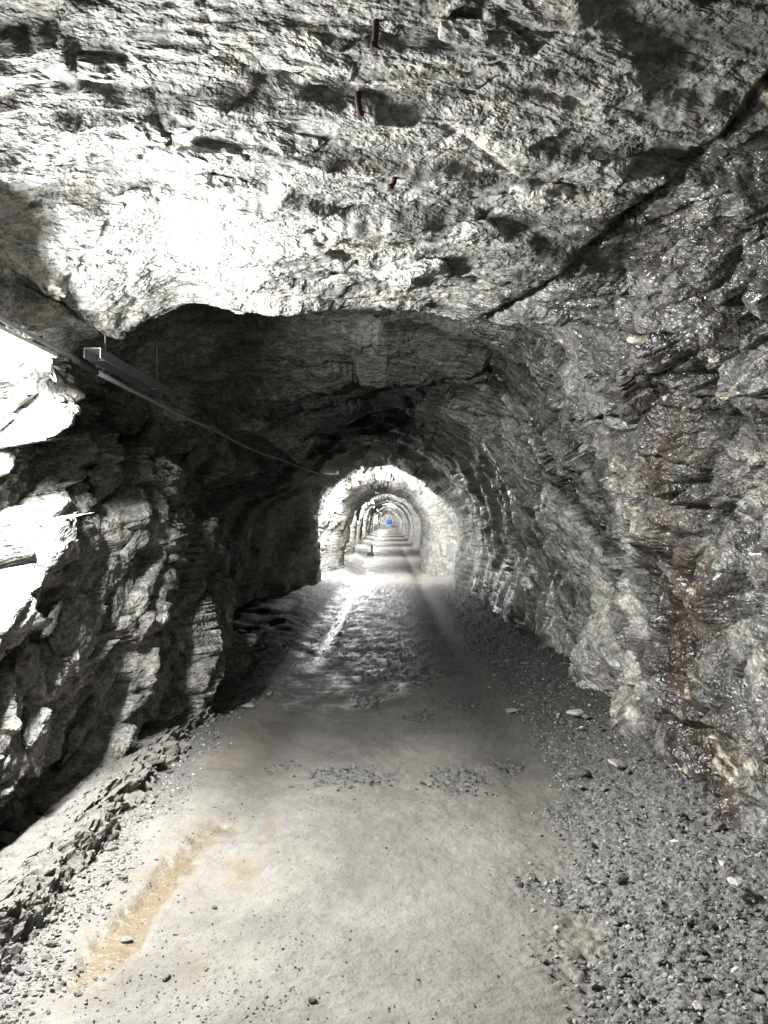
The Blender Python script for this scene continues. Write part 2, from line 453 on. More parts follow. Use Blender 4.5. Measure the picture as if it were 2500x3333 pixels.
D += roof*.006*fbm(X*14, yy*26, 0*X, 3, 135, .6)
nr_ = 1-roof
wl_ = left_w*(1-sst(8, 12, yy))
D += nr_*(.75 + .85*wl_)*(1-.45*smooth_r)*(1-.45*np.maximum(sst(15, 18, yy), right_w*sst(9, 12, yy)))*((.095+.03*wl_)*h1 + .028*h2*(1-.5*sst(12, 22, yy))*(1-.6*smooth_r) + .009*h3*fine)
D -= nr_*(.75 + .5*wl_)*(.018*np.exp(-(e1/.05)**2) + .007*np.exp(-(e2/.07)**2))
D += nr_*.028*(fbm(px_*3.5, qy*3.0, qz*5.0, 2, 50, .55)*(1-.5*sst(14, 30, yy)) + fine*.3*fbm(px_*14, qy*12, qz*20, 2, 55, .55))
# swollen, creased rock of the right wall
rwz = right_w*(1-sst(15, 18, yy))*(1-.6*sst(8, 12, yy))
b1 = np.abs(perlin(X*1.1 + 2*wx, yy*1.25 + 2*wy + .5*Z, Z*1.0 + 2*wz, 140)); b2 = np.abs(perlin(X*2.8 + 2*wx, yy*2.6 + .8*Z, Z*2.2, 141)); b3 = np.abs(perlin(X*7 + 3*wx, yy*6.5 + 2*Z, Z*5, 142))
D += rwz*(.30*b1*(1-.45*smooth_r) + .15*b2*(1-.75*smooth_r) + .06*b3*fine) - rwz*.09 - rwz*(.05*(1-.5*smooth_r)*np.exp(-(b1/.035)**2) + .035*(1-.9*smooth_r)*np.exp(-(b2/.05)**2) + .02*fine*np.exp(-(b3/.06)**2))
# beds that break off with a shadowed underside, rising away from the viewer on both walls
sw = qz*1.9 + .9*perlin(X*1.1, yy*.9, Z*.9, 145) + .25*perlin(X*4, yy*3, Z*4, 146)
sf = sw-np.floor(sw); sawt = (1-sf)*sst(0, .07, sf)
sw2 = qz*5.2 + .9*perlin(X*2.3, yy*2, Z*2, 147) + .3*perlin(X*9, yy*8, Z*9, 148)
sf2 = sw2-np.floor(sw2); sawt2 = (1-sf2)*sst(0, .10, sf2)
brk = np.clip(.5 + 1.3*perlin(X*1.3, yy*1.0, Z*1.3, 149), 0, 1)
D += (rwz*(1-.85*smooth_r) + 1.1*wl_)*nr_*brk*(.13*(sawt-.5) + .045*(1-.55*wl_)*(sawt2-.5)*fine)
# flowstone curtain on the right wall
rib = [(1990,1560),(2037,1742),(2055,1844),(2037,1941),(2079,2055),(2103,2182),(2105,2300)]
rd = np.where(right_w > .3, seg_dist(u0, v0, rib), 1e6)
D += .05*np.exp(-(rd/24.)**2)*sst(1, 2, yy)
# folds that hang down the right wall further in
D += smooth_r*.10*fbm(X*.8, yy*1.15 + .55*Z, Z*.4, 2, 70, .45, True)*(1-sst(14, 18, yy))
X2 = X + NX*D; Z2 = Z + NZ*D
Y2 = yy + .05*perlin(X*3, yy*3, Z*3, 80)*sst(0, 1.5, yy)*amp*(1-roof)
# keep the lamps and their wiring clear of rock
def clear(X2, Z2, cx, cz, r, w):
    t = (X2-cx)*NX + (Z2-cz)*NZ; q = np.abs(-(X2-cx)*NZ + (Z2-cz)*NX)
    sh = np.where((q < 2*r) & (t < .9), np.maximum(0, t + r*np.exp(-(q/r)**2)*1.2), 0)*np.exp(-(q/(1.2*r))**4)*w
    return X2 - NX*sh, Z2 - NZ*sh
for (lx, ly, lz) in LAMPS:
    w = sst(ly-1.2, ly-.7, Y2)*(1-sst(ly+.7, ly+1.2, Y2))
    X2, Z2 = clear(X2, Z2, lx, lz, .17, w)
CABLE_PTS = [dpt(-40, 1010, 3.38), dpt(240,1165,4.29)]
CABLE2 = [dpt(240,1165,4.29), dpt(310,1210,4.47), dpt(510,1310,5.5), dpt(690,1395,6.7), dpt(920,1495,9.9), dpt(1085,1548,13.8)]
for k in range(60):
    t = k/59*(len(CABLE2)-1); i = min(int(t), len(CABLE2)-2); f = t-i
    c = np.array(CABLE2[i])*(1-f)+np.array(CABLE2[i+1])*f
    w = np.exp(-((Y2-c[1])/.25)**2)
    X2, Z2 = clear(X2, Z2, c[0], c[2], .13, w)
w = sst(3.9, 4.1, Y2)*(1-sst(5.5, 5.7, Y2))
X2, Z2 = clear(X2, Z2, -1.62, 2.42, .13, w)
rgh = (wl_ + .6*rwz)*np.exp(-((Z2-2.2)/.5)**2)*(1-sst(6, 9, yy))
X2 = X2 + NX*rgh*(.035*h2 + .016*h3); Z2 = Z2 + NZ*rgh*(.035*h2 + .016*h3)
print('rock shape', round(time.time()-T0, 1))

# rock paint: tone (some light and shade painted in), rust, quartz, wetness
u = np.where(Y2 > .4, CU + F*X2/np.maximum(Y2, .4), -9e3); v = np.where(Y2 > .4, CV - F*(Z2-HC)/np.maximum(Y2, .4), -9e3)
pmx = np.exp(-((yy-7.3)/.9)**2)*(s < .5)  # lit slab in the hollow, spared from the painted shade
vis = (Y2 > 1.2) & (Y2 < 17)
wob_u = 45*perlin(X2*4, Y2*4, Z2*4, 90) + 18*perlin(X2*14, Y2*14, Z2*14, 91)
tone = .215 + .04*low - .11*ceil_w*sst(4.4, 4.9, Y2)*(1-sst(13, 16, Y2))*(1-pmx)  # roof hollow behind the lip toned darker to stand in for its shade
tone = tone*(1-left_w) + left_w*(.31+.04*low)
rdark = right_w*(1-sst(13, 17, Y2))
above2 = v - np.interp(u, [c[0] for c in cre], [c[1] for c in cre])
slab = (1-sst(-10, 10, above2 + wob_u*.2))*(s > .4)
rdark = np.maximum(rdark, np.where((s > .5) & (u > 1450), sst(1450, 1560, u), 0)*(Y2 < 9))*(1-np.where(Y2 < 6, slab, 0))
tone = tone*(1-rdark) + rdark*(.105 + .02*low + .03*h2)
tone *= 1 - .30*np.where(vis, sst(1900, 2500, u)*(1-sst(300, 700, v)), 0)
pale = [(1330,1330),(1560,1290),(1700,1350),(1760,1560),(1960,1800),(2050,1900),(2105,2330),(1990,2350),(1860,2200),(1700,2050),(1560,1950),(1480,1700),(1380,1450)]
pm = np.where(vis & (s > .55), 1-sst(-35, 35, poly_sd(u, v, pale)+wob_u), 0)
tone = tone*(1-pm) + pm*(.50+.05*low)
edge = [(2400,1480),(2520,1400),(2520,2900),(2440,2700),(2400,2350),(2420,1900)]
pm = np.where(vis & (s > .6), 1-sst(-50, 50, poly_sd(u, v, edge)+wob_u), 0)
tone = tone*(1-pm) + pm*(.24+.05*low)  # wall at the right border painted lighter, as if lamplit
rust = np.zeros_like(tone); quartz = rust.copy(); wet = .10 + rust
rband = [(2190,1390),(2120,1580),(2200,1750),(2240,2000),(2200,2250),(2320,2500),(2330,2660)]
rdist = np.where(vis & (s > .6), seg_dist(u, v, rband), 1e6)
rmot = fbm(X2*6, Y2*6, Z2*2.5, 3, 95); strk = fbm(X2*17, Y2*17, Z2*1.6, 3, 96)
rust = np.maximum(rust, 1-sst(10, 150, rdist + 1.6*wob_u + 90*rmot))*np.clip(.5+.9*strk+.3*rmot, .08, .9)
rust = np.maximum(rust, np.where(vis & (s > .6), (1-sst(1600, 1900, np.abs(u-2250)*4 + np.abs(v-2000)))*.55*np.clip(1.6*strk-.25, 0, 1), 0))
wet = np.maximum(wet, 1-sst(60, 230, rdist + wob_u))
wet = np.maximum(wet, rdark*np.clip(.75+.8*rmot, .3, 1))
rib_d = np.where(vis & (s > .55), seg_dist(u, v, rib), 1e6)
pm = np.exp(-((rib_d+.3*np.abs(wob_u))/22.)**2)
tone = tone*(1-pm) + pm*.42
for st_ in ([(480,740),(620,770),(900,740)], [(0,1860),(60,1790)]):
    dd = np.where(vis & (s < .5), seg_dist(u, v, st_), 1e6)
    rust = np.maximum(rust, .22*(1-sst(10, 70, dd + wob_u)))
VEINS = [([(2043,1651),(2090,1700),(2140,1778)], 11), ([(2150,1790),(2182,1845),(2242,1923)], 8), ([(2213,2158),(2225,2210),(2235,2265)], 7),
 ([(2305,2392),(2362,2472),(2392,2502),(2397,2556)], 10), ([(2322,2472),(2372,2536)], 8), ([(2417,2482),(2462,2526)], 10), ([(2228,2495),(2218,2520)], 10),
 ([(2130,2262),(2145,2292)], 13), ([(1735,1030),(1765,1030)], 7), ([(1770,1105),(1825,1110)], 13), ([(2012,1108),(2090,1108)], 5), ([(2211,1111),(2260,1102)], 5),
 ([(2305,1160),(2325,1182)], 7), ([(1790,1310),(1838,1316)], 8), ([(2335,1288),(2368,1292)], 8), ([(2425,1332),(2500,1325)], 7), ([(1975,1408),(1990,1412)], 11),
 ([(1852,1492),(1868,1497)], 8), ([(1112,1432),(1160,1425),(1228,1432)], 5), ([(2010,2110),(2050,2150)], 8), ([(1985,2320),(2005,2350)], 8), ([(2470,270),(2498,320)], 20)]
jag = 9*perlin(X2*45, Y2*45, Z2*45, 97)
for pts, wd in VEINS:
    dd = np.where(vis & (s > .40), seg_dist(u, v, pts), 1e6)
    near = dd < 90
    q = np.zeros_like(tone); q[near] = (1-sst(wd*.2, wd*.75, dd[near] + .25*wob_u[near] + jag[near] + 4*np.abs(h3[near])))*np.clip(.9-.5*np.abs(OFF[id3][near]), 0, 1)
    quartz = np.maximum(quartz, q)
stripe = fbm(px_*.8, qy*.7, qz*5.5, 4, 210, .62)
tone = tone*np.clip(1 + (.30 + .45*right_w*(Y2 < 16) - .2*sst(15, 18, Y2))*1.5*stripe, .35, 1.9)
tone = np.clip(tone*(1 + .22*OFF[id2] + .12*OFF[id3]), .035, .6)
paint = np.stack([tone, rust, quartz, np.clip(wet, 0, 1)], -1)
print('rock paint', round(time.time()-T0, 1))

XYZ = np.stack([X2, Y2, Z2], -1)
iL, iR = int(.385*NC), int(.60*NC)
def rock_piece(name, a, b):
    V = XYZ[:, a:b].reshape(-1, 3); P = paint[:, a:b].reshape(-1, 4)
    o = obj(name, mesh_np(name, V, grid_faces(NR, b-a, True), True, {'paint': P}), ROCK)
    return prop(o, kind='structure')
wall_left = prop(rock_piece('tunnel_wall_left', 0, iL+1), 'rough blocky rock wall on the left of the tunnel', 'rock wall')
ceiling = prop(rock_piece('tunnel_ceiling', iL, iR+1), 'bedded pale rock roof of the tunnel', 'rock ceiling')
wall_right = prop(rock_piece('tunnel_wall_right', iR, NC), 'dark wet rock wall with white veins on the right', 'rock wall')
# rock faces that close the tunnel at both ends
def end_wall(name, y, flip, label):
    nu, nv = 60, 50
    gx, gz = np.meshgrid(np.linspace(-2.6, 2.6, nu), np.linspace(-.4, 3.4, nv))
    gy = y + .25*fbm(gx*1.2, gx*0+y, gz*1.2, 4, 33)
    me = mesh_np(name, np.stack([gx, gy, gz], -1).reshape(-1, 3), grid_faces(nv, nu, flip), True,
                 {'paint': np.tile(np.array([.3, 0, 0, .1], np.float32), (nu*nv, 1))})
    o = obj(name, me, ROCK); prop(o, label, 'rock wall', kind='structure')
end_wall('tunnel_end_wall', 113.8, False, 'pale rock face at the far end of the tunnel')
end_wall('tunnel_back_wall', -13.3, True, 'rock face closing the tunnel behind the viewer')


# ------------------------------------------------------------------ blocks that stand out of the rock faces
from mathutils import Matrix, Vector
def rough_block(name, seed, dims, tone_):
    bm = bmesh.new(); tmp = hull_mesh(name, seed, dims, 15, .72); bm.from_mesh(tmp); bpy.data.meshes.remove(tmp)
    bmesh.ops.dissolve_limit(bm, angle_limit=math.radians(9), verts=bm.verts, edges=bm.edges)
    bmesh.ops.bevel(bm, geom=list(bm.edges), offset=min(dims)*.05, segments=1, affect='EDGES')
    bmesh.ops.triangulate(bm, faces=bm.faces)
    for _ in range(3):
        ed = [e for e in bm.edges if e.calc_length() > max(.022, max(dims)*.06)]
        if ed: bmesh.ops.subdivide_edges(bm, edges=ed, cuts=1)
        bmesh.ops.triangulate(bm, faces=bm.faces)
    bm.normal_update()
    co = np.array([v.co for v in bm.verts]); no = np.array([v.normal for v in bm.verts])
    d = .012*fbm(co[:, 0]*9+seed, co[:, 1]*9, co[:, 2]*16, 3, 200) + .006*facets(co[:, 0]*14+seed, co[:, 1]*14, co[:, 2]*26, 9, 1.0)[0]
    co = co + no*d[:, None]
    for v, c in zip(bm.verts, co): v.co = c
    me = bm_mesh(bm, name)
    at = me.color_attributes.new('paint', 'FLOAT_COLOR', 'POINT')
    at.data.foreach_set('color', np.tile(np.array([tone_, 0, 0, .1], np.float32), len(me.vertices)))
    me.materials.append(ROCK)
    return me
vm = (Y2 > 1.4) & (Y2 < 9)
def block(parent, u_, v_, dims, along, rot=0.0, out=.25, seed=0, tone_=.2, smask=None):
    dd = np.where(vm & smask, np.hypot(u-u_, v-v_) + 60*(Y2 > 7), 1e9); i, j = np.unravel_index(np.argmin(dd), dd.shape)
    P = Vector((X2[i, j], Y2[i, j], Z2[i, j])); n = Vector((NX[i, j], -.25, NZ[i, j])).normalized()
    a = Vector(along); a = (a - n*a.dot(n)).normalized(); b = n.cross(a)
    if rot: a, b = a*math.cos(rot)+b*math.sin(rot), b*math.cos(rot)-a*math.sin(rot)
    me = rough_block('rock_block', seed, dims, tone_)
    o = obj('rock_block', me, None, parent)
    o.matrix_world = Matrix.Translation(P + n*(dims[2]*(out-.25))) @ Matrix((a, b, n)).transposed().to_4x4()
    return o
UPB = (.1, math.cos(a1), math.sin(a1))
for k, (u_, v_, dm, rot, out) in enumerate([
  (190,2060,(.44,.26,.24),.25,.35),(370,1950,(.52,.22,.24),.2,.3),(480,2230,(.60,.22,.22),.3,.3),(540,2120,(.34,.16,.18),.4,.45),
  (250,2370,(.50,.18,.2),.25,.3),(390,2370,(.46,.2,.2),.35,.4),(440,1730,(.6,.24,.24),.1,.3),(590,1640,(.55,.26,.24),.35,.35),
  (160,1760,(.40,.22,.2),.3,.3),(350,1560,(.40,.26,.2),-.1,.3),(120,1620,(.34,.2,.2),.2,.2),(640,1500,(.5,.2,.2),.3,.3),
  (300,2520,(.42,.16,.2),.3,.35),(90,2420,(.4,.2,.2),.3,.3),(480,1420,(.36,.22,.16),.0,.25),(60,2190,(.34,.2,.2),.3,.3)]):
    block(wall_left, u_, v_, dm, UPB, rot, out, 500+k*3, .22+.02*(k % 3), s < .42)
for k, (u_, v_, dm, rot, out) in enumerate([
  (850,450,(.50,.18,.10),0,.35),(480,430,(.16,.13,.10),.3,.4),(690,500,(.30,.10,.08),.1,.4),(740,600,(.34,.12,.09),.05,.4),(420,640,(.30,.13,.10),.1,.35),
  (1350,880,(.42,.34,.16),.15,.35),(980,690,(.24,.14,.10),.1,.3),(260,230,(.50,.16,.10),-.15,.35),(960,150,(.46,.2,.12),.0,.35),(1600,130,(.36,.16,.10),-.1,.3),
  (1900,370,(.38,.10,.09),.25,.35),(1780,650,(.30,.22,.10),.3,.3),(1960,560,(.30,.20,.12),.3,.35),(1550,760,(.26,.16,.1),.4,.3),(600,860,(.4,.16,.1),0,.3),(1150,850,(.36,.2,.1),.1,.3)]):
    dm = (dm[0], dm[1], dm[2]*.7); out -= .12
    block(ceiling, u_, v_, dm, (1, .12, 0), rot, out, 700+k*3, .25+.02*(k % 3), (s > .3) & (s < .75) & (Z2 > 2.4))
print('blocks', round(time.time()-T0, 1))

# ------------------------------------------------------------------ ground
GX = np.linspace(-2.5, 2.2, 430)
yg = [np.linspace(-14, 0, 16, endpoint=False), np.linspace(0, 2.0, 24, endpoint=False), 1/np.linspace(1/2.0, 1/22., 560, endpoint=False), 1/np.linspace(1/22., 1/125., 110)]
GY = np.concatenate(yg)
gx, gy = np.meshgrid(GX, GY)
gu = np.where(gy > .5, CU + F*gx/np.maximum(gy, .5), -9e3); gv = np.where(gy > .5, CV + F*HC/np.maximum(gy, .5), 9e4)
g1 = perlin(gx*.9, gy*.9, gx*0, 101); g2 = perlin(gx*3, gy*3, gx*0, 102); g3 = fbm(gx*9, gy*9, gx*0, 3, 103); g4 = fbm(gx*34, gy*34, gx*0, 2, 104)
kerb_x = np.interp(gy, [-14, 2.3, 4.75, 7.7, 10, 12.5, 15, 17, 125], [-1.28, -1.30, -1.34, -1.30, -1.42, -1.50, -1.50, -1.35, -1.35])
gedge = np.interp(gy, [-14, 2.3, 3.0, 4, 6, 9, 14, 18, 125], [.55, .52, .58, .88, 1.0, 1.02, 1.05, 1.2, 1.25])
grav = sst(-.10, .16, gx - gedge + .22*g2 + .06*g3)
gl = sst(-.05, .14, (kerb_x + .26) - gx + .12*g2 + .05*g3)*(1 - .2*sst(5, 8, gy))
clumps = [(1130,2530,150,45),(1490,2540,120,55),(1640,2490,60,25),(1300,2190,160,45),(1380,2330,70,25),(1490,2290,80,25),(930,2490,60,20),(1190,2280,60,30),(1230,2120,200,40)]
cl = np.zeros_like(gx)
for (cx_, cy_, ra, rb) in clumps:
    cl = np.maximum(cl, 1-sst(.5, 1.25, np.hypot((gu-cx_)/ra, (gv-cy_)/rb) + .5*g3 + .25*g2))
cl *= .85
PUD = {'yellow': [(190,3215),(330,3040),(470,2890),(560,2770),(670,2690),(760,2680),(690,2740),(610,2840),(520,2960),(460,3090),(310,3225)],
       'kerb': [(690,2500),(760,2400),(850,2340),(905,2360),(870,2440),(800,2520)],
       'gravel': [(1790,3030),(1850,2985),(1945,3000),(1960,3060),(1900,3105),(1850,3150),(1800,3090)],
       'track': [(1010,2110),(1080,2030),(1140,1960),(1160,1915),(1210,1900),(1190,1950),(1130,2040),(1090,2110)]}
pud = {k: poly_sd(gu, gv, p) for k, p in PUD.items()}
wob_g = 26*g2 + 16*g3
GZ = .020*g1 + .010*g2 + .006*g3 + .0035*g4
GZ += grav*(.015*g3 + .012*g4) + .11*sst(gedge+.05, 1.75, gx)*(1+.3*g2)
far_b = sst(7, 11, gy)
GZ += far_b*.16*sst(kerb_x+.45, kerb_x-.05, -(-gx)) if False else far_b*.13*(1-sst(kerb_x+.02, kerb_x+.5, gx))*(1+.5*g2)
for rx in (-.74, .76):
    GZ -= far_b*.045*np.exp(-((gx-rx-.04*g1)/.15)**2)*(1-sst(30, 50, gy))
GZ += far_b*(.006*fbm(gx*9, gy*8, gx*0, 3, 110) + .007*np.clip(perlin(gx*4, gy*2.2, gx*0, 111)*2, 0, 1)*g3)*np.exp(-((gx+.1)/.6)**2)*(1-sst(16, 20, gy))
GZ += cl*(.012*g3+.008*g4)
for rx in (-.70, .72):
    GZ -= .012*np.exp(-((gx-rx-.05*g1)/.14)**2)*(1-sst(6, 9, gy)) - .0025*np.sin(gy*62 + 9*gx)*np.exp(-((gx-rx)/.11)**2)*np.clip(g2*2, 0, 1)
for k, p in pud.items():
    GZ -= {'yellow': .020, 'track': .03, 'kerb': .012, 'gravel': .004}[k]*(1-sst(-30, 25, p + wob_g))
ditch = sst(.32, .45, kerb_x - gx)*(1-far_b)
GZ -= .05*ditch
ochre = np.maximum.reduce([.85*(1-sst(-55, 60, pud['yellow']+.9*wob_g)), .25*(1-sst(-30, 70, pud['kerb']+1.5*wob_g)), .12*(1-sst(-30, 30, pud['gravel']+wob_g))])
for (cx_, cy_, ra, rb, am) in [(790,2830,70,60,.55),(880,2690,22,50,.5),(470,2880,130,60,.35),(640,3130,60,70,.25),(650,2720,30,14,.6)]:
    ochre = np.maximum(ochre, am*(1-sst(.4, 1.3, np.hypot((gu-cx_)/ra, (gv-cy_)/rb)+.6*g3+.3*g2)))
strip = (1-sst(.25, .55, gx + .12*g2))*sst(-1.15, -.95, gx)
wet = sst(4.6, 7.0, gy + .6*g1 + .5*g2)*(1-.75*grav)*(.15 + .62*np.maximum(strip*np.clip(.55+.8*g2+.6*g3, 0, 1), (.45+.3*g2)*sst(16, 18.5, gy)))
wet = np.maximum(wet, .6*(1-sst(-10, 40, np.minimum(np.minimum(pud['yellow'], pud['gravel']), pud['kerb'])+wob_g)))
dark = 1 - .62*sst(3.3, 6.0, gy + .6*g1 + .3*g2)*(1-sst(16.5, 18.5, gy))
gl = np.maximum(gl, sst(7, 9, gy)*(1-sst(17, 18.5, gy))*(1-sst(-.05, .12, gx - kerb_x - .50 + .1*g2)))
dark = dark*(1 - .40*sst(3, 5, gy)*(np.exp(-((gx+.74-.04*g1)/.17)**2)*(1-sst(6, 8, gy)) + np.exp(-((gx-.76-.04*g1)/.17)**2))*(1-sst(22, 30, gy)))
gravel_all = np.clip(np.maximum.reduce([grav, .75*gl, cl]), 0, 1)*(1-(1-sst(-20, 25, pud['gravel']+wob_g)))
wet = np.maximum(wet, .95*np.exp(-((gx+.74-.04*g1)/.13)**2)*sst(6.5, 8.5, gy + g2)*(1-sst(19, 22, gy)))
GZf = GZ
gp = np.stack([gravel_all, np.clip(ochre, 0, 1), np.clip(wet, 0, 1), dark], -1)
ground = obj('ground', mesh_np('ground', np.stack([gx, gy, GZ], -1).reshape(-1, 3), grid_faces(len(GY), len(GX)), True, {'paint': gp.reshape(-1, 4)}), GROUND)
prop(ground, 'packed wet grit track running through the tunnel', 'ground', kind='structure')
def ground_z(x, y):
    i = np.clip(np.searchsorted(GY, y)-1, 0, len(GY)-2); j = np.clip(((np.asarray(x)+2.5)/4.7*429).astype(int) if hasattr(x, 'shape') else int((x+2.5)/4.7*429), 0, 428)
    return GZf[i, j]
def at_pix(A, x, y):
    i = np.clip(np.searchsorted(GY, y)-1, 0, len(GY)-2); j = np.clip(((np.asarray(x)+2.5)/4.7*429).astype(int), 0, 428)
    return A[i, j]
# puddle water: level sheets, their shore is where the ground rises through them
def puddle(poly, lift, tint, label):
    P = np.array([gpt(a, b)[:2] for a, b in poly]); c = P.mean(0); P = c + (P-c)*1.06
    # densify
    Q = []
    for a, b in zip(P, np.roll(P, -1, 0)):
        for t in np.linspace(0, 1, 5, endpoint=False): Q.append(a*(1-t)+b*t)
    Q = np.array(Q)
    zin = np.median([ground_z(float(a), float(b)) for a, b in (c + (Q-c)*.55)])
    bm = bmesh.new(); vsx = [bm.verts.new((a-c[0], b-c[1], 0)) for a, b in Q]; f = bm.faces.new(vsx); f.normal_update()
    if f.normal.z < 0: f.normal_flip()
    o = obj('puddle', bm_mesh(bm, 'puddle'), water_material('puddle_water', tint), None, (c[0], c[1], zin+lift))
    prop(o, label, 'puddle', kind='structure')
puddle(PUD['yellow'], .003, (.985,.97,.94,1), 'shallow ochre puddle stretched along the kerb in the foreground')
print('ground', round(time.time()-T0, 1))

# ------------------------------------------------------------------ kerb
def make_kerb():
    ny = 520; prof = np.array([(.10,-.06),(.04,.0),(.015,.05),(.0,.10),(-.02,.138),(-.05,.145),(-.12,.15),(-.22,.15),(-.30,.145),(-.34,.12),(-.36,.02),(-.38,-.12)])
    t = np.concatenate([[0], np.cumsum(np.hypot(*np.diff(prof, axis=0).T))]); n = 60
    pr = np.stack([np.interp(np.linspace(0, t[-1], n), t, prof[:, q]) for q in (0, 1)], -1)
    ky = 1/np.linspace(1/1.2, 1/13.2, ny)
    K = np.repeat(ky[:, None], n, 1); px = np.repeat(pr[None, :, 0], ny, 0); pz = np.repeat(pr[None, :, 1], ny, 0)
    kx = np.interp(K, [-14, 2.3, 4.75, 7.7, 10, 12.5, 15], [-1.28, -1.30, -1.34, -1.30, -1.42, -1.50, -1.50])
    h = .72 - .15*sst(9, 13, K)
    face = sst(-.16, -.04, px)
    br = fbm(K*1.6, px*1.5, pz*2, 3, 150); b2 = fbm(K*11, px*11, pz*11, 3, 151)
    f1, e1_, _ = facets(K*7+.4*br, px*6, pz*7, 7, 1.0); f2, e2_, _ = facets(K*13, px*14, pz*13, 8, 1.0)
    chip = np.clip(.28*f1 + .7*br + .25*b2 + .2, 0, 1)                                   # how far the edge has crumbled back
    x = kx + px - .13*face*chip + .03*perlin(K*.9, 0*K, 0*K, 163) + .010*f2 + .006*b2
    slump = face*sst(.25, .9, chip)
    z = pz*h*(1 - .45*slump) + .010*br + .009*f2*(.5+face) + .009*b2 + .006*f1*face
    b3 = fbm(K*34, px*34, pz*34, 2, 155); f3, _e, _i = facets(K*30, px*30, pz*30, 11, 1.0)
    z += .006*b3 + .006*f3*(.5+face); x += (.008*b3 + .008*f3)*(.3+face)
    V = np.stack([x, K, z], -1).reshape(-1, 3)
    o = kerb_o = obj('concrete_kerb', mesh_np('concrete_kerb', V, grid_faces(ny, n), False), CONCRETE)
    prop(o, 'low crumbling concrete kerb along the foot of the left wall', 'kerb')
    return o, V.reshape(ny, n, 3)
KERB, KV = make_kerb()

# ------------------------------------------------------------------ gravel (uncountable) and single stones
def gravel(name, n, region, smin, smax, label, seed, parent=None, mat=None):
    r = np.random.default_rng(seed)
    base = []
    phi = (1+5**.5)/2
    iv = np.array([(-1,phi,0),(1,phi,0),(-1,-phi,0),(1,-phi,0),(0,-1,phi),(0,1,phi),(0,-1,-phi),(0,1,-phi),(phi,0,-1),(phi,0,1),(-phi,0,-1),(-phi,0,1)])/1.9
    it = np.array([(0,11,5),(0,5,1),(0,1,7),(0,7,10),(0,10,11),(1,5,9),(5,11,4),(11,10,2),(10,7,6),(7,1,8),(3,9,4),(3,4,2),(3,2,6),(3,6,8),(3,8,9),(4,9,5),(2,4,11),(6,2,10),(8,6,7),(9,8,1)])
    P = region(r, n); n = len(P)
    sz = smin*(smax/smin)**(r.random(n)**1.8)
    A = r.normal(size=(n, 4)); A /= np.linalg.norm(A, axis=1)[:, None]
    w, a, b, c = A.T
    Rm = np.stack([1-2*(b*b+c*c), 2*(a*b-c*w), 2*(a*c+b*w), 2*(a*b+c*w), 1-2*(a*a+c*c), 2*(b*c-a*w), 2*(a*c-b*w), 2*(b*c+a*w), 1-2*(a*a+b*b)], -1).reshape(n, 3, 3)
    V = iv[None]*(1+.35*(r.random((n, 12, 1))-.5)*2)*np.stack([r.uniform(.8, 1.3, n), r.uniform(.6, 1, n), r.uniform(.35, .8, n)], -1)[:, None, :]
    V = np.einsum('nij,nkj->nki', Rm, V)*sz[:, None, None]*.5
    V[..., 2] *= .8
    gz = P[:, 2] if P.shape[1] == 3 else ground_z(P[:, 0], P[:, 1]); P = P[:, :2]
    V += np.stack([P[:, 0], P[:, 1], gz + sz*.12], -1)[:, None, :]
    Fc = (it[None] + (np.arange(n)*12)[:, None, None]).reshape(-1, 3)
    o = obj(name, mesh_np(name, V.reshape(-1, 3), Fc, False), mat or GRAVEL)
    if parent is None: prop(o, label, 'gravel', kind='stuff')
    else: o.parent = parent; o['kind'] = 'stuff'
def sample_mask(mask, xr, ymax):
    def f(r, n):
        out = []
        while sum(map(len, out)) < n:
            yv = 1/(r.uniform(1/ymax, 1/1.6, n)); xv = r.uniform(xr[0], xr[1], n)
            k = r.random(n) < at_pix(mask, xv, yv)
            out.append(np.stack([xv[k], yv[k]], -1))
        return np.concatenate(out)[:n]
    return f
gravel('gravel', 25000, sample_mask(np.clip(grav, 0, 1)**1.5*sst(-15, 10, pud['gravel']+wob_g), (.35, 1.75), 16), .004, .027, 'loose grey gravel along the foot of the right wall', 1)
gravel('gravel', 6500, sample_mask(np.clip(gl, 0, 1)*((gx > kerb_x-.02) | (gy > 8.5)), (-1.75, -.8), 18), .004, .026, 'crumbled grit and gravel along the kerb on the left', 2)
gravel('gravel', 2600, sample_mask(np.clip(cl, 0, 1), (-1.0, 1.2), 16), .006, .026, 'scattered gravel patches in the middle of the track', 3, None, GRAVEL_WET)
gravel('gravel', 6000, sample_mask((1-grav)*(gx > kerb_x+.2)*np.clip(.25+g1+.6*g2, .06, 1), (-1.1, 1.2), 12), .0025, .012, 'sparse grit lying on the smooth track', 4, None, GRAVEL_WET)
gravel('crumbled_grit', 4200, lambda r, n: KV[r.integers(60, 515, n), (60*r.random(n)**1.5*.72).astype(int)] + r.normal(0, .006, (n, 3)), .004, .026, None, 6, KERB)
print('gravel', round(time.time()-T0, 1))

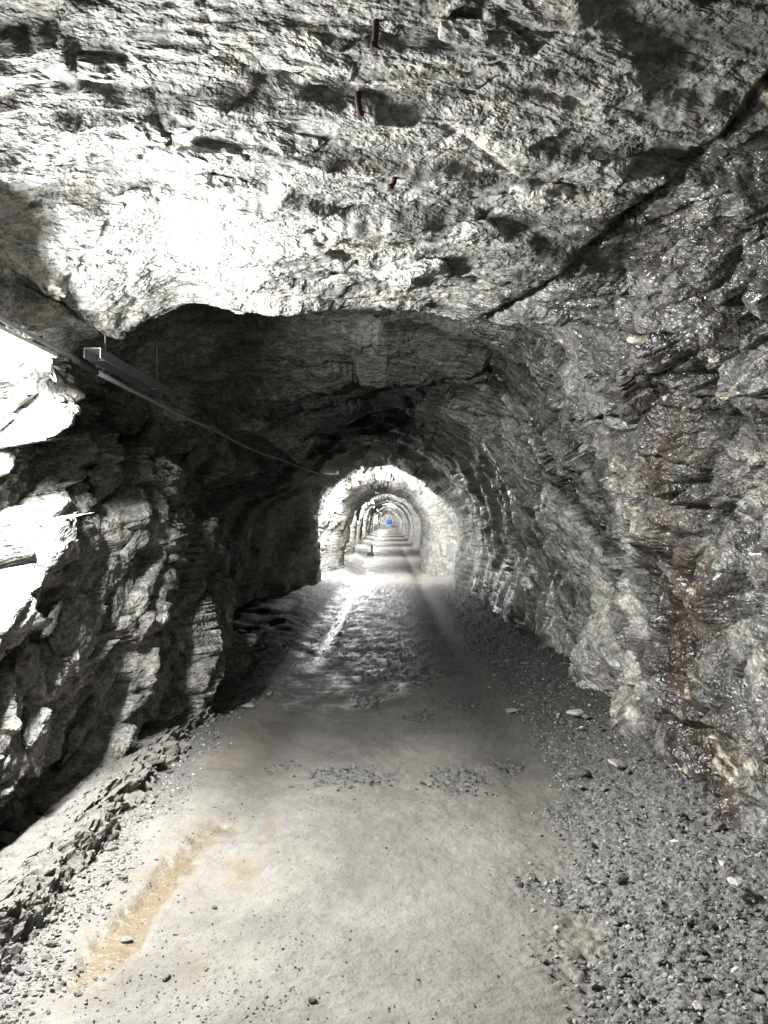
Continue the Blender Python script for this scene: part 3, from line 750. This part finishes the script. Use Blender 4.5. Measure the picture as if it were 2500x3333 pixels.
STONE_ME = [hull_mesh('stone', 100+k, (1, random.uniform(.6, .95), random.uniform(.4, .7)), 18, .45, .02) for k in range(10)]
QUARTZ_ME = [hull_mesh('quartz_stone', 200+k, (1, random.uniform(.55, .85), random.uniform(.4, .6)), 26, .5, .03) for k in range(5)]
for me in STONE_ME: me.materials.append(STONE)
for me in QUARTZ_ME: me.materials.append(QUARTZ)
def stone(name, u_, v_, wpx, label, group=None, white=False, seed=0, flat=1.0):
    r = random.Random(seed)
    x, y, _ = gpt(u_, v_); z = float(ground_z(x, y)); x, y, _ = gpt(u_, v_, z)
    sz = wpx*y/F
    me = (QUARTZ_ME if white else STONE_ME)[seed % (5 if white else 10)]
    o = obj(name, me, None, None, (x, y, z + sz*.16*flat))
    o.rotation_euler = (r.uniform(-.25, .25), r.uniform(-.25, .25), r.uniform(0, 6.28)); o.scale = (sz, sz*r.uniform(.85, 1.1), sz*flat)
    prop(o, label, 'stone', group); return o
BIG = [(1870,2325,62,1,'flat white stone close to the pale flowstone on the right'),
 (1815,2325,24,1,'small white stone left of the flat white stone by the pale flowstone'),
 (1888,2368,22,1,'small white stone just below the flat white stone by the pale flowstone'),
 (2005,2492,70,1,'long white stone at the foot of the wall beside the rusty seep'),
 (1880,2525,85,0,'flat grey slab of stone lying left of the long white stone'),
 (1665,2318,52,0,'pale flat stone lying on the track ahead of the gravel'),
 (2290,2785,78,1,'long white stone among dark rubble under the rusty seep'),
 (2350,2812,46,1,'round white stone touching the long one under the rusty seep'),
 (2385,2870,58,1,'jagged white stone below the round white one at the wall foot'),
 (2385,3150,36,1,'round cream stone in the gravel in the right foreground'),
 (2260,3265,44,1,'white stone in the gravel near the bottom edge'),
 (2190,2735,30,1,'small white stone in gravel left of the rubble'),
 (2140,2700,26,1,'upright small white stone in gravel left of the rubble'),
 (2260,2700,70,0,'square dark block at the top of the rubble under the seep'),
 (2330,2690,60,0,'dark angular block against the wall beneath the seep'),
 (2390,2740,70,0,'brown-grey block wedged in the corner under the seep'),
 (2320,2745,55,0,'flat grey block behind the long white stone under the seep'),
 (2210,2650,46,0,'grey stone on gravel just left of the seeping wall'),
 (2105,2800,52,0,'grey stone half sunk in the gravel right of the track'),
 (2020,2860,58,0,'rounded grey stone amid gravel with another stone touching it'),
 (2070,2855,40,0,'smaller grey stone touching the rounded one amid gravel'),
 (2300,3010,62,0,'dark round stone in gravel below the jagged white stone'),
 (2350,3005,44,0,'dark stone right of the dark round stone in gravel'),
 (2015,3165,40,0,'dark stone standing in gravel below the small muddy puddle'),
 (1925,3200,32,0,'dark pebble casting a shadow at the lower edge of the gravel'),
 (1960,2570,44,0,'brownish stone near the gravel edge below the grey slab'),
 (2040,2590,60,0,'low grey stone between gravel edge and right wall'),
 (810,2303,54,0,'grey stone lying at the kerb beside the brown puddle'),
 (880,2260,30,0,'small grey stone at the kerb beyond the brown puddle'),
 (545,3180,40,0,'pale round stone on the track right of the ochre puddle'),
 (700,2950,26,0,'small dark stone on the track between ochre puddle and middle'),
 (1020,3252,36,0,'dark sharp stone alone on the bare track at the bottom'),
 (640,2728,34,0,'stone sitting in the middle of the ochre puddle'),
 (415,3060,44,0,'flat grey stone in the lower end of the ochre puddle'),
 (260,3230,40,0,'dark stone at the lowest tip of the ochre puddle'),
 (1095,2790,16,0,'tiny pebble alone in the middle of the track'),
 (950,2560,20,0,'tiny dark pebble right of the brown puddle'),
 (1290,3090,18,0,'tiny dark pebble on the bare track near bottom centre'),
 (1360,3180,16,0,'tiny dark pebble on the track near the gravel edge')]
for k, (a, b, w_, wh, lab) in enumerate(BIG):
    stone('white_stone' if wh else 'stone', a, b, w_, lab, None, bool(wh), 300+k*7, .75)
rs = random.Random(5)
for k in range(70):
    b = rs.choice([rs.uniform(2250, 2600), rs.uniform(2600, 3320), rs.uniform(2600, 3320)])
    lo = CU + F*(np.interp(F*HC/(b-CV), [2.3, 4, 6], [.62, .82, 1.0]))*(b-CV)/(F*HC)
    hi = CU + 1.62*(b-CV)/HC
    a = rs.uniform(lo, min(hi, 2490))
    stone('stone', a, b, rs.uniform(16, 40)*(b-CV)/1100+4, 'small angular grey stone in the gravel along the right wall', 'stones in the gravel on the right', False, 900+k, .8)
for k in range(36):
    b = rs.uniform(2050, 3250); d_ = F*HC/(b-CV)
    xk = float(np.interp(d_, [2.3, 4.75, 7.7, 12], [-1.3, -1.34, -1.3, -1.45])) + rs.uniform(.02, .22)
    a = CU + F*xk/d_
    if a < 5: continue
    stone('stone', a, b, rs.uniform(16, 38)*(b-CV)/1000+4, 'small grey stone fallen at the foot of the left kerb', 'stones along the kerb', False, 1500+k, .8)
# rubble in the ditch behind the kerb
for k in range(30):
    d_ = rs.uniform(3.4, 9.5); xk = rs.uniform(-1.80, -1.66); sz = rs.uniform(.06, .16)
    me = STONE_ME[k % 10]
    o = obj('stone', me, None, None, (xk, d_, float(ground_z(xk, d_)) + sz*.3 + .04))
    o.rotation_euler = (rs.uniform(-.5, .5), rs.uniform(-.5, .5), rs.uniform(0, 6)); o.scale = (sz, sz, sz)
    prop(o, 'grey block of rubble lying behind the kerb at the left wall foot', 'stone', 'rubble behind the kerb')

# ------------------------------------------------------------------ lamps
def lamp(loc, label, mat, energy, color, n_side=12):
    e = empty('tube_lamp', loc); prop(e, label, 'lamp', 'lamps strung along the left wall')
    LN = 1.24
    obj('tube', tube_mesh('tube', [(0, -LN/2, 0), (0, 0, 0), (0, LN/2, 0)], .027, n_side), mat, e)
    for q in range(3):                                   # the tube's light, given off by three long faces round it
        ld = bpy.data.lights.new('tube_light', 'AREA'); ld.shape = 'RECTANGLE'; ld.size = .050; ld.size_y = LN
        ld.energy = energy*(.37, .34, .20)[q];        # wall-side face weakest, to limit burn-out on ceiling and wall ld.color = color
        lo = bpy.data.objects.new('tube_light', ld); col.objects.link(lo); lo.parent = e
        an = math.radians(-90 + 120*q); lo.location = (.031*math.cos(an), 0, .031*math.sin(an))
        lo.rotation_euler = (0, -(an + math.radians(90)), 0)
    obj('batten', box_mesh('batten', [(-.056, .056, -LN/2-.02, LN/2+.02, .044, .064)], .003), WHITEP, e)
    for q in (-1, 1):
        obj('end_cap', box_mesh('end_cap', [(-.029, .029, q*(LN/2+.014)-.013, q*(LN/2+.014)+.013, -.029, .0395)], .003), WHITEP, e)
        obj('clip', tube_mesh('clip', [(0, q*.35, .062), (.012, q*.35, .10), (0, q*.35, .15), (-.012, q*.35, .16)], .004, 6), GALV, e)
    return e
names = ['bright tube lamp at the left edge beside the rock wall'] + ['%s lit tube lamp along the left wall, counted from the viewer' % w_ for w_ in
   ('second', 'third', 'fourth', 'fifth', 'sixth', 'seventh', 'eighth', 'ninth', 'tenth', 'eleventh')] + ['unseen tube lamp behind the viewer on the left wall']
for k, (l_, nm) in enumerate(zip(LAMPS, names)): lamp(l_, nm, TUBE, LAMP_POWER*(1 if k in (0, 11) else 1.35 if k == 1 else .85), LAMP_COLOR[:3] if k in (0, 11) else (1.0, .985, .93))
# loose white flex hanging from the near lamp's end
c0 = dpt(153, 1172, 3.86)
fl = [dpt(155,1172,3.86), dpt(165,1195,3.87), dpt(175,1225,3.88), dpt(180,1240,3.88), dpt(170,1234,3.9), dpt(160,1222,3.92), dpt(162,1210,3.95)]
prop(obj('white_flex', tube_mesh('white_flex', fl, .0045, 8), WHITEP), 'short loop of white flex hanging at the end of the near lamp', 'wire')

# conduit rods above the near lamp, junction, thick conduit, then cable
cd = empty('conduit', dpt(-40, 1010, 3.38)); prop(cd, 'pair of grey conduit rods above the near lamp ending at a black connector', 'conduit')
bx0 = np.array(cd.location)
for off in ((0, 0), (.026, -.016)):
    p0 = np.array([-1.76+off[0], 1.9, 2.415+off[1]]); p1 = np.array([-1.745+off[0], 4.27, 2.402+off[1]])
    obj('rod', tube_mesh('rod', [p0-bx0, (p0+p1)/2-bx0, p1-bx0], .009, 10), PIPE, cd)
for t_ in (3.55, 3.72):
    c = np.array([-1.735, t_, 2.40])
    ring = [c-bx0+np.array([.032*math.cos(a), .01*math.sin(a*2), .032*math.sin(a)]) for a in np.linspace(0, 5.2, 12)]
    obj('clip_ring', tube_mesh('clip_ring', ring, .005, 6), GALV, cd)
jn = np.array([dpt(238,1163,4.27), dpt(252,1172,4.31), dpt(262,1178,4.34), dpt(275,1188,4.37), dpt(290,1196,4.41), dpt(312,1211,4.48)])-bx0
obj('connector', tube_mesh('connector', jn, [.022, .026, .024, .026, .022, .015], 12), BLACKP, cd)
th = np.array([dpt(308,1208,4.47), dpt(400,1255,4.95), dpt(510,1310,5.5)])-bx0
obj('thick_conduit', tube_mesh('thick_conduit', th, .016, 10), PIPE, cd)
# the cable that hangs on to the next lamps
def cable_pts(pts, sag):
    out = []
    for a, b, sg in zip(pts[:-1], pts[1:], sag):
        a, b = np.array(a), np.array(b)
        for t in np.linspace(0, 1, 14, endpoint=False):
            p = a*(1-t)+b*t; p[2] -= sg*4*t*(1-t); out.append(p)
    out.append(np.array(pts[-1])); return out
cpts = [dpt(505,1308,5.48), dpt(690,1395,6.7), dpt(920,1495,9.9), dpt(1085,1548,13.8)] + [(l[0]+.02, l[1]+q, l[2]+.12) for l in LAMPS[1:11] for q in (-.6, .6)]
cb = empty('power_cable', cpts[0]); prop(cb, 'grey power cable sagging along the left wall from lamp to lamp', 'cable')
cc = cable_pts(cpts, [.01, .035, .04, .06] + [.0, .16]*10)
obj('sheath', tube_mesh('sheath', [p-np.array(cpts[0]) for p in cc], .014, 8), CABLE, cb)
for p in (cpts[1], cpts[2]):
    c = np.array(p)-np.array(cpts[0])
    ring = [c+np.array([.030*math.cos(a), .012*math.sin(a*2), -.008+.030*math.sin(a)]) for a in np.linspace(.6, 6.2, 14)]
    obj('cable_hook', tube_mesh('cable_hook', ring, .006, 6), GALV, cb)
# metal channel (upside-down tray) hung on threaded rods
ch = empty('cable_tray', (-1.62, 4.2, 2.44)); prop(ch, 'galvanised steel channel hung upside down next to the conduit', 'cable tray')
y1, dx1, dz1 = 1.18, .085, -.045
def channel():
    w_, h_, t_ = .046, .056, .003
    sec = [(-w_,-h_),(-w_,0),(w_,0),(w_,-h_),(w_-t_,-h_),(w_-t_,-t_),(-w_+t_,-t_),(-w_+t_,-h_)]
    bm = bmesh.new()
    A = [bm.verts.new((a, 0, b)) for a, b in sec]; B = [bm.verts.new((a+dx1, y1, b+dz1)) for a, b in sec]
    for k in range(8): bm.faces.new([A[k], A[(k+1) % 8], B[(k+1) % 8], B[k]])
    for q in ((0,1,6,7),(1,2,5,6),(2,3,4,5)):
        bm.faces.new([A[k] for k in q]); bm.faces.new([B[k] for k in reversed(q)])
    bmesh.ops.recalc_face_normals(bm, faces=list(bm.faces))
    return bm_mesh(bm, 'channel')
obj('channel', channel(), GALV, ch)
for yq in (.16, .95):
    xq, zq = dx1*yq/y1, dz1*yq/y1
    obj('hanger_rod', tube_mesh('hanger_rod', [(xq, yq, zq-.03), (xq, yq, zq+.3), (xq, yq, zq+.62)], .006, 8), GALV, ch)
    obj('cross_pin', tube_mesh('cross_pin', [(xq-.04, yq, zq-.028), (xq, yq, zq-.028), (xq+.04, yq, zq-.028)], .004, 6), GALV, ch)
# small tray end by the next lamp
t2 = dpt(1072, 1537, 13.75)
prop(obj('cable_plate', box_mesh('cable_plate', [(-.15, .15, -.3, .3, -.03, .03)], .004), GALV, None, t2), 'small pale metal plate on the cable before the second lamp', 'bracket')

# ------------------------------------------------------------------ rusty bolts in the roof
def roof_z(x, y):
    i = int(np.clip(np.searchsorted(Y, y), 1, NR-1)); j = iL + int(np.argmin(np.abs(X2[i, iL:iR]-x))); return float(Z2[i, j])
for (ua, va, lpx, tilt, lab) in [(1217,150,110,.02,'long rusty bolt hanging from the roof at the top of the picture'),
                           (1174,362,90,-.03,'rusty bolt hanging below a small ledge of the roof'),
                           (1271,532,48,.05,'short rusty bolt stub, lowest of the three in the roof')]:
    z_ = 2.72
    for _ in range(6):
        d_ = F*(z_-HC)/(CV-va); x_ = (ua-CU)*d_/F; ln = lpx*d_/F; z_ = roof_z(x_, d_) - ln*.8
    e = empty('roof_bolt', (x_, d_, z_)); prop(e, lab, 'bolt')
    obj('shank', tube_mesh('shank', [(0, 0, 0), (tilt*.3, 0, ln*.5), (tilt*.5, 0, ln+.12)], .010, 9), RUST, e)
    obj('nut', tube_mesh('nut', [(0, 0, -.004), (0, 0, .010), (0, 0, .016)], .0135, 6), RUST, e)


# ------------------------------------------------------------------ small dark drain post far along the track
pp = gpt(1207, 1806)
po = empty('drain_marker', (pp[0], pp[1], 0)); prop(po, 'small dark block with an upright post standing left on the far track', 'post')
obj('foot_block', box_mesh('foot_block', [(-.15, .13, -.10, .10, -.02, .12)], .015), BLACKP, po)
obj('upright', box_mesh('upright', [(.0, .09, -.04, .04, .123, .42)], .012), BLACKP, po)

# ------------------------------------------------------------------ person walking away
SKIN = plain('skin', (.55, .33, .24), .55, 0, .1); JACKET = plain('blue_jacket', (.02, .22, .75), .7, 0, .2); PACKM = plain('blue_backpack', (.01, .16, .62), .6, 0, .25)
SHORTS = plain('light_blue_shorts', (.22, .50, .92), .7, 0, .15); HAIR = plain('brown_hair', (.09, .05, .03), .6, 0, .3); SHOE = plain('dark_shoe', (.12, .02, .02), .6, 0, .3)
def skin_mesh(name, verts, edges, radii, root=0, lev=2):
    me = bpy.data.meshes.new(name); me.from_pydata(verts, edges, []); o = bpy.data.objects.new(name, me); col.objects.link(o)
    md = o.modifiers.new('skin', 'SKIN'); md.use_smooth_shade = True
    for k, r in enumerate(radii):
        d = me.skin_vertices[0].data[k]; d.radius = (r, r) if np.isscalar(r) else r; d.use_root = (k == root)
    sb = o.modifiers.new('sub', 'SUBSURF'); sb.levels = lev; sb.render_levels = lev
    dg = bpy.context.evaluated_depsgraph_get(); out = bpy.data.meshes.new_from_object(o.evaluated_get(dg))
    bpy.data.objects.remove(o); bpy.data.meshes.remove(me); out.name = name
    return out
PY = 86.0; PX = (1267-CU)*PY/F
pe = empty('person', (PX, PY, float(ground_z(PX, PY)))); prop(pe, 'person in blue jacket and light shorts walking away far down the tunnel', 'person')
bv = [(0,0,.93),(0,.0,1.12),(0,.02,1.36),(0,.03,1.48),(0,.05,1.56),(0,.05,1.66),
      (-.10,0,.88),(-.11,.12,.50),(-.11,-.02,.11),(-.11,.10,.04),  (.10,0,.88),(.10,-.05,.50),(.10,-.28,.16),(.10,-.24,.05),
      (-.19,.02,1.40),(-.26,-.06,1.13),(-.25,.06,.90),(-.245,.10,.80),  (.19,.02,1.40),(.26,.06,1.13),(.25,.20,.92),(.245,.25,.83)]
be = [(0,1),(1,2),(2,3),(3,4),(4,5),(0,6),(6,7),(7,8),(8,9),(0,10),(10,11),(11,12),(12,13),(2,14),(14,15),(15,16),(16,17),(2,18),(18,19),(19,20),(20,21)]
br_ = [(.15,.11),(.135,.10),(.15,.11),.06,(.085,.095),(.085,.10),.085,.058,.036,.035,.085,.058,.036,.035,.055,.042,.030,.028,.055,.042,.030,.028]
obj('body', skin_mesh('body', bv, be, br_), SKIN, pe)
jv = [bv[0],bv[1],bv[2],(0,.025,1.46),bv[14],bv[15],bv[16],bv[18],bv[19],bv[20]]; je = [(0,1),(1,2),(2,3),(2,4),(4,5),(5,6),(2,7),(7,8),(8,9)]
obj('jacket', skin_mesh('jacket', jv, je, [(.185,.15),(.17,.14),(.185,.145),.085,.085,.065,.052,.085,.065,.052]), JACKET, pe)
sv = [(0,0,.95),(-.10,0,.86),(-.115,.08,.60),(.10,0,.86),(.105,-.03,.60)]
obj('shorts', skin_mesh('shorts', sv, [(0,1),(1,2),(0,3),(3,4)], [(.175,.135),.115,.095,.115,.095]), SHORTS, pe)
obj('hair', skin_mesh('hair', [(0,.02,1.60),(0,.02,1.70),(0,.04,1.745)], [(0,1),(1,2)], [.08,.105,.07]), HAIR, pe)
for q in (8, 12):
    b_ = bv[q]; obj('shoe', skin_mesh('shoe', [(b_[0], b_[1]-.04, b_[2]-.05), (b_[0], b_[1]+.08, b_[2]-.07), (b_[0], b_[1]+.17, b_[2]-.075)], [(0,1),(1,2)], [.055,.05,.04]), SHOE, pe)
bk = empty('backpack', (PX, PY-.22, float(ground_z(PX, PY))+1.02)); prop(bk, 'blue backpack on the back of the far walking person', 'backpack')
obj('bag', box_mesh('bag', [(-.16,.16,-.12,.09,0,.44)], .05), PACKM, bk); obj('lower_band', box_mesh('lower_band', [(-.15,.15,-.127,.05,.02,.09)], .02), BLACKP, bk)
for q in (-1, 1): obj('side_pocket', box_mesh('side_pocket', [(q*.175-.03,q*.175+.03,-.07,.05,.03,.2)], .02), PACKM, bk)

print('done', round(time.time()-T0, 1))
